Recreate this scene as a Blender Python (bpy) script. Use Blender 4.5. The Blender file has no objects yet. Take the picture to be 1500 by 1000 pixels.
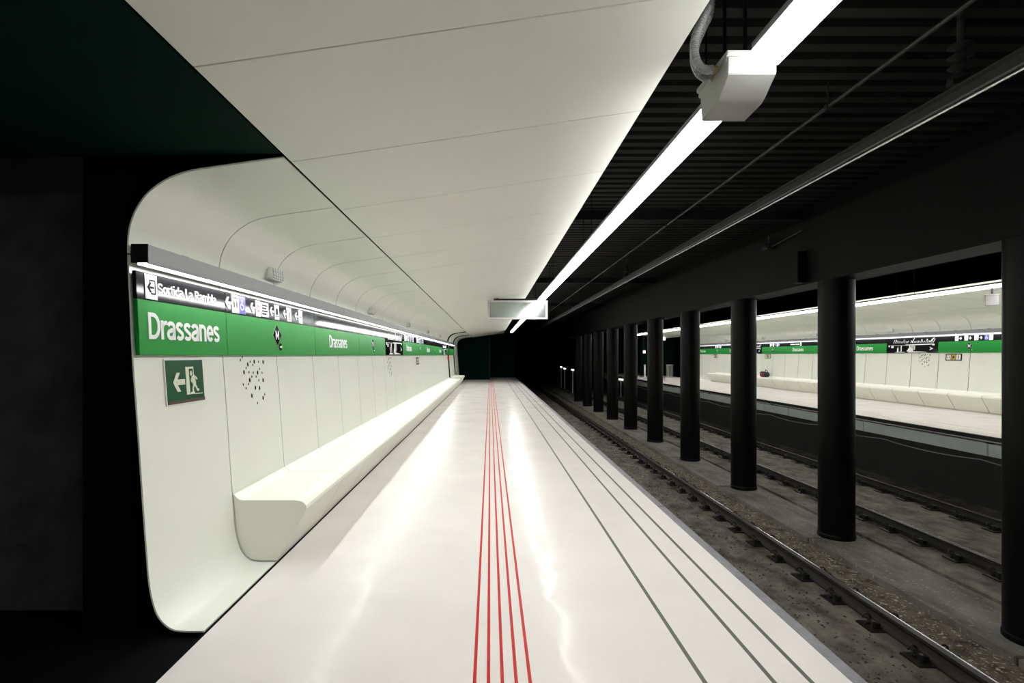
import bpy, bmesh, math, random
from mathutils import Vector, Matrix

random.seed(7)
scene = bpy.context.scene
COL = scene.collection
PI = math.pi

# ------------------------------------------------------------------ camera, world, exposure
EYE, F = 1.38, 800.0                       # eye height (m), focal length in pixels of a 1500 px wide frame
cam_d = bpy.data.cameras.new('camera')
cam = bpy.data.objects.new('camera', cam_d)
COL.objects.link(cam)
cam.location = (0, 0, EYE)
cam.rotation_euler = (PI / 2, 0, 0)
cam_d.sensor_width = 36.0
cam_d.lens = 36.0 * F / 1500.0
cam_d.shift_x = 32 / 1500.0
cam_d.shift_y = 20 / 1500.0
cam_d.clip_start, cam_d.clip_end = 0.05, 300
scene.camera = cam
world = bpy.data.worlds.new('world')
scene.world = world
world.use_nodes = True
world.node_tree.nodes['Background'].inputs[0].default_value = (0, 0, 0, 1)
world.node_tree.nodes['Background'].inputs[1].default_value = 0.0
scene.view_settings.view_transform = 'Standard'
scene.view_settings.look = 'None'
scene.view_settings.gamma = 1.0
scene.view_settings.use_curve_mapping = False
scene.view_settings.exposure = 0.08
scene.cycles.max_bounces = 10
scene.cycles.diffuse_bounces = 6
scene.cycles.glossy_bounces = 5
scene.cycles.sample_clamp_indirect = 6.0
scene.cycles.sample_clamp_direct = 14.0
scene.cycles.use_denoising = True
LAMP_POWER = 48.0                          # track-side line of lamps
WALL_POWER = 50.0                          # lamps in the wall valance

# ------------------------------------------------------------------ materials
def mat(name, color, rough=0.5, metal=0.0, noise=0.0, nscale=4.0, bump=0.0, bscale=20.0, spec=0.5,
        coat=0.0, rough_var=0.0, stretch=(1, 1, 1), speck=None, color2=None, bdetail=5):
    m = bpy.data.materials.new(name)
    m.use_nodes = True
    nt = m.node_tree
    N, L = nt.nodes, nt.links
    b = N['Principled BSDF']
    b.inputs['Base Color'].default_value = (*color, 1)
    b.inputs['Roughness'].default_value = rough
    b.inputs['Metallic'].default_value = metal
    b.inputs['Specular IOR Level'].default_value = spec
    b.inputs['Coat Weight'].default_value = coat
    b.inputs['Coat Roughness'].default_value = 0.08
    if noise or bump or rough_var or speck or color2:
        tc = N.new('ShaderNodeTexCoord')
        mp = N.new('ShaderNodeMapping')
        mp.inputs['Scale'].default_value = stretch
        geo = N.new('ShaderNodeNewGeometry')
        L.new(geo.outputs['Position'], mp.inputs['Vector'])
    col_out = None
    if noise or color2:
        n = N.new('ShaderNodeTexNoise')
        n.inputs['Scale'].default_value = nscale
        n.inputs['Detail'].default_value = 8
        n.inputs['Roughness'].default_value = 0.62
        L.new(mp.outputs[0], n.inputs['Vector'])
        r = N.new('ShaderNodeValToRGB')
        c2 = color2 if color2 else tuple(c * (1 - noise) for c in color)
        r.color_ramp.elements[0].position = 0.35
        r.color_ramp.elements[0].color = (*c2, 1)
        r.color_ramp.elements[1].position = 0.68
        r.color_ramp.elements[1].color = (*color, 1)
        L.new(n.outputs['Fac'], r.inputs['Fac'])
        col_out = r.outputs['Color']
    if speck:
        sc_, thr, sc_col, amt = speck
        v = N.new('ShaderNodeTexNoise')
        v.inputs['Scale'].default_value = sc_
        v.inputs['Detail'].default_value = 3
        L.new(geo.outputs['Position'], v.inputs['Vector'])
        rr = N.new('ShaderNodeValToRGB')
        rr.color_ramp.elements[0].position = thr
        rr.color_ramp.elements[0].color = (0, 0, 0, 1)
        rr.color_ramp.elements[1].position = min(1, thr + 0.05)
        rr.color_ramp.elements[1].color = (amt, amt, amt, 1)
        L.new(v.outputs['Fac'], rr.inputs['Fac'])
        mx = N.new('ShaderNodeMixRGB')
        L.new(rr.outputs['Color'], mx.inputs[0])
        if col_out:
            L.new(col_out, mx.inputs[1])
        else:
            mx.inputs[1].default_value = (*color, 1)
        mx.inputs[2].default_value = (*sc_col, 1)
        col_out = mx.outputs[0]
    if col_out:
        L.new(col_out, b.inputs['Base Color'])
    if rough_var:
        n3 = N.new('ShaderNodeTexNoise')
        n3.inputs['Scale'].default_value = 1.7
        n3.inputs['Detail'].default_value = 4
        L.new(mp.outputs[0], n3.inputs['Vector'])
        mr = N.new('ShaderNodeMapRange')
        mr.inputs['From Min'].default_value = 0.3
        mr.inputs['From Max'].default_value = 0.7
        mr.inputs['To Min'].default_value = max(0.02, rough - rough_var)
        mr.inputs['To Max'].default_value = rough + rough_var
        L.new(n3.outputs['Fac'], mr.inputs['Value'])
        L.new(mr.outputs[0], b.inputs['Roughness'])
    if bump:
        n2 = N.new('ShaderNodeTexNoise')
        n2.inputs['Scale'].default_value = bscale
        n2.inputs['Detail'].default_value = bdetail
        L.new(mp.outputs[0], n2.inputs['Vector'])
        bp = N.new('ShaderNodeBump')
        bp.inputs['Strength'].default_value = bump
        bp.inputs['Distance'].default_value = 0.01
        L.new(n2.outputs['Fac'], bp.inputs['Height'])
        L.new(bp.outputs[0], b.inputs['Normal'])
    return m


def emis(name, color, power):
    m = bpy.data.materials.new(name)
    m.use_nodes = True
    nt = m.node_tree
    nt.nodes.remove(nt.nodes['Principled BSDF'])
    e = nt.nodes.new('ShaderNodeEmission')
    e.inputs[0].default_value = (*color, 1)
    e.inputs[1].default_value = power
    nt.links.new(e.outputs[0], nt.nodes['Material Output'].inputs[0])
    return m


M = {
    'shell': mat('cream_shell', (0.80, 0.82, 0.735), 0.36, noise=0.03, nscale=1.2, bump=0.02, bscale=6),
    'bench': mat('cream_bench', (0.765, 0.765, 0.67), 0.33, noise=0.04, nscale=2.0, bump=0.02, bscale=6),
    'floor': mat('white_terrazzo', (0.74, 0.71, 0.68), 0.22, noise=0.07, nscale=1.5, bump=0.35, bscale=1.25, bdetail=2.5,
                 rough_var=0.04, stretch=(1.0, 1.0, 1), spec=0.025, speck=(170, 0.66, (0.36, 0.34, 0.31), 0.35)),
    'red': mat('red_line', (0.43, 0.010, 0.008), 0.5, spec=0.15),
    'darkline': mat('dark_line', (0.075, 0.085, 0.07), 0.6),
    'tan': mat('tan_line', (0.36, 0.30, 0.22), 0.6),
    'coping': mat('grey_coping', (0.22, 0.22, 0.24), 0.5, noise=0.3, nscale=12, bump=0.2, bscale=60),
    'greenm': mat('sign_green', (0.011, 0.23, 0.034), 0.34, spec=0.14),
    'greenside': mat('sign_green_side', (0.012, 0.13, 0.03), 0.4),
    'exitgreen': mat('exit_green', (0.004, 0.065, 0.026), 0.3, spec=0.2),
    'blackm': mat('sign_black', (0.010, 0.010, 0.011), 0.06, spec=0.16),
    'ink': mat('black_ink', (0.006, 0.006, 0.007), 0.7, spec=0.1),
    'white': mat('sign_white', (0.80, 0.80, 0.80), 0.35),
    'glowwhite': mat('pale_yellow_print', (0.72, 0.74, 0.58), 0.4),
    'blue': mat('sign_blue', (0.06, 0.05, 0.35), 0.35),
    'redp': mat('sign_red', (0.62, 0.05, 0.07), 0.35),
    'yellow': mat('sign_yellow', (0.50, 0.40, 0.05), 0.35),
    'brown': mat('sign_brown', (0.05, 0.025, 0.015), 0.4),
    'alu': mat('grey_aluminium', (0.24, 0.245, 0.26), 0.42, metal=0.25, noise=0.06, nscale=3),
    'steel': mat('brushed_steel', (0.55, 0.56, 0.54), 0.3, metal=0.8),
    'glass': mat('display_glass', (0.34, 0.38, 0.365), 0.13, metal=0.75),
    'box': mat('pale_grey_paint', (0.36, 0.37, 0.345), 0.45),
    'black': mat('black_paint', (0.010, 0.010, 0.010), 0.7, noise=0.3, nscale=3, spec=0.2),
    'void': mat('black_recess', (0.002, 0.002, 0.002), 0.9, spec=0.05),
    'darkwall': mat('dark_grey_wall', (0.07, 0.07, 0.07), 0.8, noise=0.5, nscale=3, bump=0.1, bscale=40, spec=0.2),
    'darkgreen': mat('dark_green_paint', (0.0012, 0.0125, 0.0085), 0.8, noise=0.2, nscale=5, spec=0.04),
    'deck': mat('black_steel_deck', (0.013, 0.013, 0.0118), 0.5, noise=0.35, nscale=5, spec=0.2),
    'column': mat('black_column_paint', (0.0022, 0.0024, 0.0021), 0.42, noise=0.4, nscale=6, bump=0.05, bscale=30, spec=0.10,
                  speck=(28, 0.74, (0.06, 0.06, 0.055), 0.6)),
    'beam': mat('black_beam_paint', (0.0030, 0.0033, 0.0029), 0.6, noise=0.4, nscale=2, bump=0.08, bscale=14, spec=0.12),
    'bed': mat('dirty_concrete', (0.17, 0.155, 0.13), 0.8, nscale=3.0, color2=(0.035, 0.029, 0.022), bump=0.6, bscale=26,
               stretch=(1.6, 1, 1), speck=(60, 0.68, (0.02, 0.016, 0.013), 0.75), spec=0.25),
    'bed2': mat('rusty_rubble_concrete', (0.15, 0.125, 0.095), 0.9, nscale=7, color2=(0.03, 0.022, 0.014), bump=1.0, bscale=45,
                speck=(30, 0.60, (0.36, 0.34, 0.28), 0.85), spec=0.2),
    'plinth': mat('grey_slab_concrete', (0.175, 0.17, 0.15), 0.8, nscale=1.6, color2=(0.075, 0.068, 0.055), bump=0.4, bscale=30,
                  stretch=(2.2, 0.8, 1), speck=(26, 0.63, (0.36, 0.35, 0.30), 0.6), spec=0.25),
    'mud': mat('green_mud', (0.040, 0.038, 0.022), 0.8, noise=0.5, nscale=9, bump=0.4, bscale=40),
    'rail': mat('rusted_rail_steel', (0.030, 0.026, 0.022), 0.55, metal=0.3, noise=0.4, nscale=9),
    'railhighlight': mat('worn_head_highlight', (0.26, 0.26, 0.28), 0.22, metal=1.0, noise=0.3, nscale=4, stretch=(3, 0.4, 1)),
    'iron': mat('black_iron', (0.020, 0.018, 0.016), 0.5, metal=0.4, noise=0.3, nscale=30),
    'conduit': mat('grey_conduit', (0.30, 0.31, 0.31), 0.4, metal=0.2),
    'brass': mat('brass', (0.5, 0.38, 0.18), 0.35, metal=0.8),
    'pipe': mat('dull_metal_pipe', (0.026, 0.025, 0.022), 0.5, metal=0.3),
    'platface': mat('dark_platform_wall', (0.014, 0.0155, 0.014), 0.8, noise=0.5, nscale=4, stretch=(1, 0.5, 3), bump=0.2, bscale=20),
    'duct': mat('grey_duct', (0.58, 0.63, 0.63), 0.6, noise=0.12, nscale=3),
    'clear': mat('clear_grey_plastic', (0.78, 0.80, 0.79), 0.15, coat=0.4),
    'redbox': mat('red_cabinet', (0.35, 0.02, 0.015), 0.4),
    'bagblack': mat('black_fabric', (0.010, 0.010, 0.012), 0.8),
    'bagred': mat('dark_red_fabric', (0.16, 0.012, 0.03), 0.8),
    'lamp': emis('lamp_diffuser', (1.0, 0.985, 0.955), LAMP_POWER),
    'lampside': emis('lamp_side_lens', (1.0, 0.985, 0.955), LAMP_POWER * 0.36),
    'walllamp': emis('wall_lamp_diffuser', (0.97, 0.985, 1.0), WALL_POWER),
    'walllamp2': emis('wall_lamp_diffuser_opposite', (0.97, 0.985, 1.0), WALL_POWER * 0.6),
    'lamp2': emis('lamp_diffuser_opposite', (1.0, 0.97, 0.92), LAMP_POWER * 0.75),
    'smalllamp': emis('small_lamp', (1.0, 0.98, 0.92), 2.2),
}

# polish on the terrazzo: a thin, gently uneven clear layer
_nt = M['floor'].node_tree
_b = _nt.nodes['Principled BSDF']
_b.inputs['Coat Weight'].default_value = 0.09
_b.inputs['Coat Roughness'].default_value = 0.06
_g = _nt.nodes.new('ShaderNodeNewGeometry')
_n = _nt.nodes.new('ShaderNodeTexNoise')
_n.inputs['Scale'].default_value = 1.9
_n.inputs['Detail'].default_value = 1.5
_nt.links.new(_g.outputs['Position'], _n.inputs['Vector'])
_bp = _nt.nodes.new('ShaderNodeBump')
_bp.inputs['Strength'].default_value = 1.0
_bp.inputs['Distance'].default_value = 0.030
_nt.links.new(_n.outputs['Fac'], _bp.inputs['Height'])
_nt.links.new(_bp.outputs[0], _b.inputs['Coat Normal'])

# ------------------------------------------------------------------ mesh helpers
class MB:
    """collects shapes, then links them as ONE mesh object"""
    def __init__(s):
        s.v, s.f, s.mi = [], [], []

    def add(s, v, f, mi=0):
        o = len(s.v)
        s.v += [tuple(p) for p in v]
        s.f += [tuple(i + o for i in q) for q in f]
        s.mi += [mi] * len(f)
        return s

    def box(s, x0, x1, y0, y1, z0, z1, mi=0):
        v = [(x0, y0, z0), (x1, y0, z0), (x1, y1, z0), (x0, y1, z0), (x0, y0, z1), (x1, y0, z1), (x1, y1, z1), (x0, y1, z1)]
        f = [(0, 3, 2, 1), (4, 5, 6, 7), (0, 1, 5, 4), (1, 2, 6, 5), (2, 3, 7, 6), (3, 0, 4, 7)]
        return s.add(v, f, mi)

    def prism(s, pts, y0, y1, mi=0):
        """closed outline in (x, z), extruded along y"""
        n = len(pts)
        a = sum(pts[i][0] * pts[(i + 1) % n][1] - pts[(i + 1) % n][0] * pts[i][1] for i in range(n))
        if a < 0:
            pts = pts[::-1]
        v = [(x, y0, z) for x, z in pts] + [(x, y1, z) for x, z in pts]
        f = [tuple(range(n)), tuple(range(2 * n - 1, n - 1, -1))]
        f += [(i + n, (i + 1) % n + n, (i + 1) % n, i) for i in range(n)]
        return s.add(v, f, mi)

    def sheet(s, line, t, y0, y1, mi=0):
        """open line in (x, z) thickened by t to its left side, extruded along y"""
        n = len(line)
        off = []
        for i in range(n):
            a, b = line[max(0, i - 1)], line[min(n - 1, i + 1)]
            dx, dz = b[0] - a[0], b[1] - a[1]
            l = math.hypot(dx, dz)
            off.append((line[i][0] - dz / l * t, line[i][1] + dx / l * t))
        v = [(x, y0, z) for x, z in line] + [(x, y1, z) for x, z in line]
        v += [(x, y0, z) for x, z in off] + [(x, y1, z) for x, z in off]
        f = []
        for i in range(n - 1):
            f.append((i, i + 1, n + i + 1, n + i))
            f.append((2 * n + i, 3 * n + i, 3 * n + i + 1, 2 * n + i + 1))
            f.append((i, 2 * n + i, 2 * n + i + 1, i + 1))
            f.append((n + i, n + i + 1, 3 * n + i + 1, 3 * n + i))
        f.append((0, n, 3 * n, 2 * n))
        f.append((n - 1, 3 * n - 1, 4 * n - 1, 2 * n - 1))
        return s.add(v, f, mi)

    def tube(s, path, r, seg=8, mi=0, cap=True, ripple=0.0):
        path = [Vector(p) for p in path]
        v, f = [], []
        n = len(path)
        up = Vector((0, 0, 1))
        for i, p in enumerate(path):
            d = (path[min(n - 1, i + 1)] - path[max(0, i - 1)]).normalized()
            a = d.cross(up)
            if a.length < 1e-3:
                a = d.cross(Vector((1, 0, 0)))
            a.normalize()
            b = a.cross(d).normalized()
            rr = r[i] if isinstance(r, (list, tuple)) else r * (1 + (ripple if i % 2 else -ripple))
            for k in range(seg):
                t = 2 * PI * k / seg
                v.append(p + a * math.cos(t) * rr + b * math.sin(t) * rr)
        for i in range(n - 1):
            for k in range(seg):
                f.append((i * seg + k, i * seg + (k + 1) % seg, (i + 1) * seg + (k + 1) % seg, (i + 1) * seg + k))
        if cap:
            f.append(tuple(range(seg - 1, -1, -1)))
            f.append(tuple((n - 1) * seg + k for k in range(seg)))
        return s.add(v, f, mi)

    def mesh(s, name, mats, bevel=0.0, smooth=0.6):
        me = bpy.data.meshes.new(name)
        me.from_pydata(s.v, [], s.f)
        if not isinstance(mats, (list, tuple)):
            mats = [mats]
        for m in mats:
            me.materials.append(m)
        me.polygons.foreach_set('material_index', s.mi)
        bm = bmesh.new()
        bm.from_mesh(me)
        bmesh.ops.recalc_face_normals(bm, faces=bm.faces)
        if bevel:
            es = [e for e in bm.edges if len(e.link_faces) == 2 and e.calc_face_angle(0) > 0.5]
            bmesh.ops.bevel(bm, geom=es, offset=bevel, segments=2, affect='EDGES', clamp_overlap=True)
        bm.to_mesh(me)
        bm.free()
        if smooth:
            me.polygons.foreach_set('use_smooth', [True] * len(me.polygons))
            me.set_sharp_from_angle(angle=smooth)
        me.update()
        return me

    def build(s, name, mats, parent=None, bevel=0.0, smooth=0.6, loc=None):
        return obj(name, s.mesh(name, mats, bevel, smooth), parent, loc)


def obj(name, me, parent=None, loc=None):
    o = bpy.data.objects.new(name, me)
    COL.objects.link(o)
    if parent:
        o.parent = parent
    if loc:
        o.location = loc
    return o


def tag(o, label, cat, group=None):
    o['label'] = label
    o['category'] = cat
    if group:
        o['group'] = group
    return o


def thing(name, label, cat, loc=(0, 0, 0), rot=(0, 0, 0), group=None):
    o = obj(name, None, None, loc)
    o.rotation_euler = rot
    return tag(o, label, cat, group)


def struct(o):
    o['kind'] = 'structure'
    return o


def flat(polys, y=-0.001, th=0.0015):
    """polygons in (x, z) seen from -y, as thin raised print"""
    b = MB()
    for p in polys:
        b.prism(p, y - th, y)
    return b


def rect(x0, x1, z0, z1):
    return [(x0, z0), (x1, z0), (x1, z1), (x0, z1)]


def disc(cx, cz, r, n=14, rz=None):
    return [(cx + r * math.cos(2 * PI * k / n), cz + (rz or r) * math.sin(2 * PI * k / n)) for k in range(n)]


def stroke(pts, w):
    """thick polyline as separate quads in (x, z)"""
    out = []
    for (a, b) in zip(pts[:-1], pts[1:]):
        dx, dz = b[0] - a[0], b[1] - a[1]
        l = math.hypot(dx, dz) or 1e-6
        nx, nz = -dz / l * w / 2, dx / l * w / 2
        out.append([(a[0] + nx, a[1] + nz), (a[0] - nx, a[1] - nz), (b[0] - nx, b[1] - nz), (b[0] + nx, b[1] + nz)])
    return out


# lettering drawn as strokes: centre lines in a frame with x-height 0.73 and capitals 1.0
def arc(cx, cz, rx, rz, a0, a1, n=10):
    return [(cx + rx * math.cos(math.radians(a0 + (a1 - a0) * k / n)), cz + rz * math.sin(math.radians(a0 + (a1 - a0) * k / n))) for k in range(n + 1)]


SW = 0.155                                   # stroke width
H_ = SW / 2
XH = 0.74
S_LOW = arc(0.26, XH * 0.72, 0.175, XH * 0.28 - H_, 15, 235, 9) + arc(0.26, XH * 0.27, 0.19, XH * 0.27 - H_ + 0.01, 55, -160, 10)
BOWL = lambda cx, r: arc(cx, XH / 2, r, XH / 2 - H_, 0, 360, 20)
GLYPH = {
    'D': (0.78, [[(H_ + 0.04, H_), (H_ + 0.04, 1 - H_), (0.34, 1 - H_)] + arc(0.34, 0.5, 0.33, 0.5 - H_, 90, -90, 12)[1:] + [(H_ + 0.04, H_)]]),
    'r': (0.40, [[(H_ + 0.02, 0), (H_ + 0.02, XH)], arc(0.36, XH - 0.30, 0.26, 0.30 - H_, 180, 80, 6)]),
    'a': (0.60, [[(0.47, 0.0), (0.47, XH * 0.66)] + arc(0.27, XH * 0.68, 0.20, XH * 0.32 - H_, 0, 165, 8)[1:],
                 [(0.47, XH * 0.54), (0.30, XH * 0.53)] + arc(0.25, XH * 0.285, 0.185, XH * 0.24 - H_ * 0.4, 85, 320, 10) + [(0.47, XH * 0.34)]]),
    's': (0.56, [S_LOW]),
    'n': (0.61, [[(H_ + 0.02, 0), (H_ + 0.02, XH)], arc(0.29, XH - 0.28, 0.20, 0.28 - H_, 170, 0, 9) + [(0.49, 0)]]),
    'm': (0.90, [[(H_ + 0.02, 0), (H_ + 0.02, XH)], arc(0.26, XH - 0.26, 0.17, 0.26 - H_, 170, 0, 7) + [(0.43, 0)], arc(0.60, XH - 0.26, 0.17, 0.26 - H_, 170, 0, 7) + [(0.77, 0)]]),
    'e': (0.59, [[(0.08, XH * 0.50), (0.49, XH * 0.50)] + arc(0.285, XH / 2, 0.205, XH / 2 - H_, 4, 318, 18)[1:]]),
    'o': (0.60, [BOWL(0.29, 0.215)]),
    'S': (0.70, [arc(0.34, 0.73, 0.245, 0.27 - H_, 10, 245, 10) + arc(0.34, 0.27, 0.26, 0.27 - H_ + 0.01, 58, -168, 12)]),
    't': (0.36, [[(0.16, 0.92), (0.16, 0.2)] + arc(0.27, 0.2, 0.11, 0.2 - H_, 180, 275, 5), [(0.02, XH - H_ * 0.8), (0.32, XH - H_ * 0.8)]]),
    'i': (0.27, [[(0.12, 0), (0.12, XH)], [(0.12, 0.86), (0.12, 1.0)]]),
    'l': (0.27, [[(0.12, 0), (0.12, 1.0)]]),
    'd': (0.62, [[(0.50, 0), (0.50, 1.0)], BOWL(0.28, 0.205)]),
    'b': (0.62, [[(0.10, 0), (0.10, 1.0)], BOWL(0.32, 0.205)]),
    'L': (0.58, [[(H_ + 0.04, 1.0), (H_ + 0.04, H_), (0.53, H_)]]),
    'R': (0.74, [[(H_ + 0.04, 0), (H_ + 0.04, 1 - H_), (0.38, 1 - H_)] + arc(0.38, 0.71, 0.21, 0.29 - H_, 90, -90, 8)[1:] + [(H_ + 0.04, 0.42 + H_)], [(0.38, 0.46), (0.60, 0.0)]]),
    ' ': (0.30, []),
}


def ribbon(line, w):
    """one flat ribbon with mitred corners"""
    closed = math.hypot(line[0][0] - line[-1][0], line[0][1] - line[-1][1]) < 1e-6
    pts = line[:-1] if closed else line
    n_ = len(pts)
    Lp, Rp = [], []
    for i in range(n_):
        p = pts[i]
        a = pts[i - 1] if (closed or i) else None
        b_ = pts[(i + 1) % n_] if (closed or i < n_ - 1) else None
        d1 = Vector((p[0] - a[0], p[1] - a[1])).normalized() if a else None
        d2 = Vector((b_[0] - p[0], b_[1] - p[1])).normalized() if b_ else None
        d1 = d1 or d2
        d2 = d2 or d1
        n1, n2 = Vector((-d1.y, d1.x)), Vector((-d2.y, d2.x))
        m_ = (n1 + n2)
        m_ = m_.normalized() if m_.length > 1e-4 else n1
        k_ = w / 2 / max(0.5, m_.dot(n1))
        Lp.append((p[0] + m_.x * k_, p[1] + m_.y * k_))
        Rp.append((p[0] - m_.x * k_, p[1] - m_.y * k_))
    q = [(i, (i + 1) % n_) for i in range(n_ if closed else n_ - 1)]
    return Lp, Rp, q


_glyph_mesh = {}


def write(s_, x0, z0, width, cap, material, parent, y=0.0):
    """a word as separate letters, fitted to a width and a capital height"""
    total = sum(GLYPH[c][0] for c in s_)
    kx = width / total
    x = x0
    for c in s_:
        if c != ' ':
            key = (c, round(kx, 4), round(cap, 4), material.name)
            if key not in _glyph_mesh:
                v, f = [], []
                for line in GLYPH[c][1]:
                    Lp, Rp, q = ribbon(line, SW)
                    o = len(v)
                    m_ = len(Lp)
                    for (dep) in (-0.002, 0.0):
                        v += [(p[0] * kx, dep, p[1] * cap) for p in Lp] + [(p[0] * kx, dep, p[1] * cap) for p in Rp]
                    for a, b_ in q:
                        f.append((o + a, o + b_, o + m_ + b_, o + m_ + a))
                        f.append((o + a, o + 2 * m_ + a, o + 2 * m_ + b_, o + b_))
                        f.append((o + m_ + a, o + m_ + b_, o + 3 * m_ + b_, o + 3 * m_ + a))
                mb = MB()
                mb.add(v, f)
                _glyph_mesh[key] = mb.mesh('letter', material, smooth=0)
            obj('letter', _glyph_mesh[key], parent, (x, y - 0.0005, z0))
        x += GLYPH[c][0] * kx


# ------------------------------------------------------------------ main dimensions (metres)
W = 0.92                    # one module of the moulded shell
Y0 = 2.73                   # where the shell begins, just ahead of the camera
KP = EYE / 405.0
NEAR_END = Y0 + 22 * W      # 22.97
MX, DZ = 9.87, 0.06         # the other platform mirrors this one
OY0, OY1 = 14.18 - 10 * W, 14.18 + 18 * W
BED = -1.16


def P(px, py):
    return ((px - 718) * KP, EYE - (py - 520) * KP)


def spline(pts, n=4):
    out = []
    for i in range(len(pts) - 1):
        p0, p1, p2, p3 = pts[max(0, i - 1)], pts[i], pts[i + 1], pts[min(len(pts) - 1, i + 2)]
        for k in range(n):
            t = k / n
            out.append(tuple(0.5 * (2 * p1[j] + (p2[j] - p0[j]) * t + (2 * p0[j] - 5 * p1[j] + 4 * p2[j] - p3[j]) * t * t
                                    + (3 * p1[j] - p0[j] - 3 * p2[j] + p3[j]) * t ** 3) for j in (0, 1)))
    out.append(pts[-1])
    return out


wall_line = spline([P(*p) for p in ((297, 925), (266, 925), (249, 921.5), (236, 911), (227, 896), (221, 875), (217, 850),
                                    (212.5, 794), (207.5, 725), (202.5, 650), (197.5, 580), (193.5, 525), (190, 450), (187.3, 392), (186.6, 372))])
cove_line = spline([P(*p) for p in ((186.5, 370), (186.8, 348), (190, 328), (198, 307), (212, 286), (230, 270.5), (251, 258.5),
                                    (280, 249.5), (322, 243), (370, 236.2), (414.5, 230))])
ceil_line = [P(418.5, 229.4), (0.777, 2.634)]


def wall_x(z):
    for a, b in zip(wall_line[:-1], wall_line[1:]):
        if a[1] <= z <= b[1] and b[1] > a[1]:
            t = (z - a[1]) / (b[1] - a[1])
            return a[0] + (b[0] - a[0]) * t
    return wall_line[-1][0]


def lean(z0, z1):
    return math.atan2(wall_x(z0) - wall_x(z1), z1 - z0)


def mir(line):
    return [(MX - x, z + DZ) for x, z in line]


GAP = 0.012
# ------------------------------------------------------------------ near platform: floor
floor = struct(obj('floor', None))
b = MB().box(-1.409, 1.527, -10.0, 34.0, -0.12, 0.0)
b.build('floor_slab', M['floor'], floor)
for i in range(5):
    x = -0.066 + i * 0.0588
    MB().box(x - 0.0075, x + 0.0075, -10.0, 33.6, -0.005, 0.0012).build('red_line', M['red'], floor)
for x in (0.906, 1.199, 1.357):
    MB().box(x - 0.010, x + 0.010, -10.0, 34.0, -0.005, 0.0010).build('groove_line', M['darkline'], floor)
MB().box(-1.4285, -1.4095, -10.0, 31.0, -0.12, -0.004).build('joint_strip', M['void'], floor)
y = -10.0
while y < 34:
    MB().box(1.529, 1.600, y, min(34, y + 2.99), -0.10, -0.004).build('coping_strip', M['coping'], floor, bevel=0.004)
    y += 3.0
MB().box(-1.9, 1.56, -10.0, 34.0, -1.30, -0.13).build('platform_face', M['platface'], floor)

# ------------------------------------------------------------------ near platform: moulded shell
wall_left = struct(obj('wall_left', None))
wp = MB().sheet(wall_line, 0.008, GAP / 2, W - GAP / 2).mesh('wall_panel', M['shell'])
cp = MB().sheet(cove_line, 0.008, GAP / 2, W - GAP / 2).mesh('cove_panel', M['shell'])
shell_y = [Y0 + i * W for i in range(22)] + [23.75 + i * W for i in range(3)] + [27.35 + i * W for i in range(3)]
wall_panels = []
for y in shell_y:
    wall_panels.append(obj('wall_panel', wp, wall_left, (0, y, 0)))
    obj('cove_panel', cp, wall_left, (0, y, 0))
MB().box(-2.35, -2.05, 3.25, 31.0, -0.1, 2.7).build('backing_wall', M['void'], wall_left)

ceiling = struct(obj('ceiling', None))
xa, za = ceil_line[0]
xb, zb = ceil_line[1]
edge = [(xa, za), (xb, zb), (xb, zb + 0.035), (xa, za + 0.035)]
cl = MB().prism(edge, GAP / 5, W - GAP / 5).mesh('ceiling_panel', M['shell'], bevel=0.0015)
for i in range(-13, 31):
    obj('ceiling_panel', cl, ceiling, (0, Y0 + 0.07 + i * W, 0))

# dark corridor opening on the left, before the shell begins
corr = struct(obj('wall_corridor', None))
MB().box(-6.0, -2.06, 3.02, 3.2, -0.2, 3.0).build('dark_wall', M['darkwall'], corr)
MB().box(-2.06, -1.84, Y0 + 0.03, 3.2, -0.2, 3.0).build('recess_shade', M['void'], corr)  # near-black block stands in for the shade of a deeper recess
MB().box(-6.2, -6.0, -10.0, 3.2, -0.2, 3.0).build('dark_side_wall', M['darkwall'], corr)
cg = struct(obj('ceiling_corridor', None))
MB().prism([(-6.0, 2.30), (-1.045, 2.385), (-1.045, 2.50), (-6.0, 2.50)], -10.0, Y0 - 0.004).build('dark_green_soffit', M['darkgreen'], cg)
cf = struct(obj('floor_corridor', None))
MB().box(-6.0, -1.445, -10.0, 3.02, -0.16, -0.03).build('dark_floor', M['void'], cf)

# ------------------------------------------------------------------ benches
def bench_outline():
    top = 0.41
    pts = [(-1.425, 0.006), (-1.245, 0.318), (-1.229, 0.352), (-1.232, 0.374), (-1.246, 0.392), (-1.268, 0.404), (-1.31, top),
           (-1.655, top), (-1.678, top + 0.004), (-1.692, top + 0.014), (wall_x(0.448) + 0.005, 0.448)]
    zz = [0.42, 0.36, 0.28, 0.2, 0.14, 0.1, 0.06, 0.035, 0.015]
    pts += [(wall_x(z) + 0.004, z) for z in zz] + [(-1.545, 0.006)]
    return pts


bo = bench_outline()
bench_me = MB().prism(bo, 0.005, W - 0.005).mesh('bench_panel', M['bench'], smooth=0.5)
be = thing('bench', 'long cream moulded bench along the near platform wall', 'bench', (0, 0, 0))
for i in range(1, 22):
    obj('bench_panel', bench_me, be, (0, Y0 + i * W, 0))
be2 = thing('bench', 'short cream bench section beyond the dark frame at the far end of the near wall', 'bench', (0, 0, 0))
for i in range(3):
    obj('bench_panel', bench_me, be2, (0, 23.75 + i * W, 0))
bom = [(MX - x, z + DZ) for x, z in bo]
bench_om = MB().prism(bom, 0.011, W - 0.011).mesh('bench_panel', M['bench'], smooth=0.5)
be3 = thing('bench', 'long cream moulded bench along the wall of the opposite platform', 'bench', (0, 0, 0))
for i in range(0, 25):
    obj('bench_panel', bench_om, be3, (0, OY0 + i * W, 0))

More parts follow.
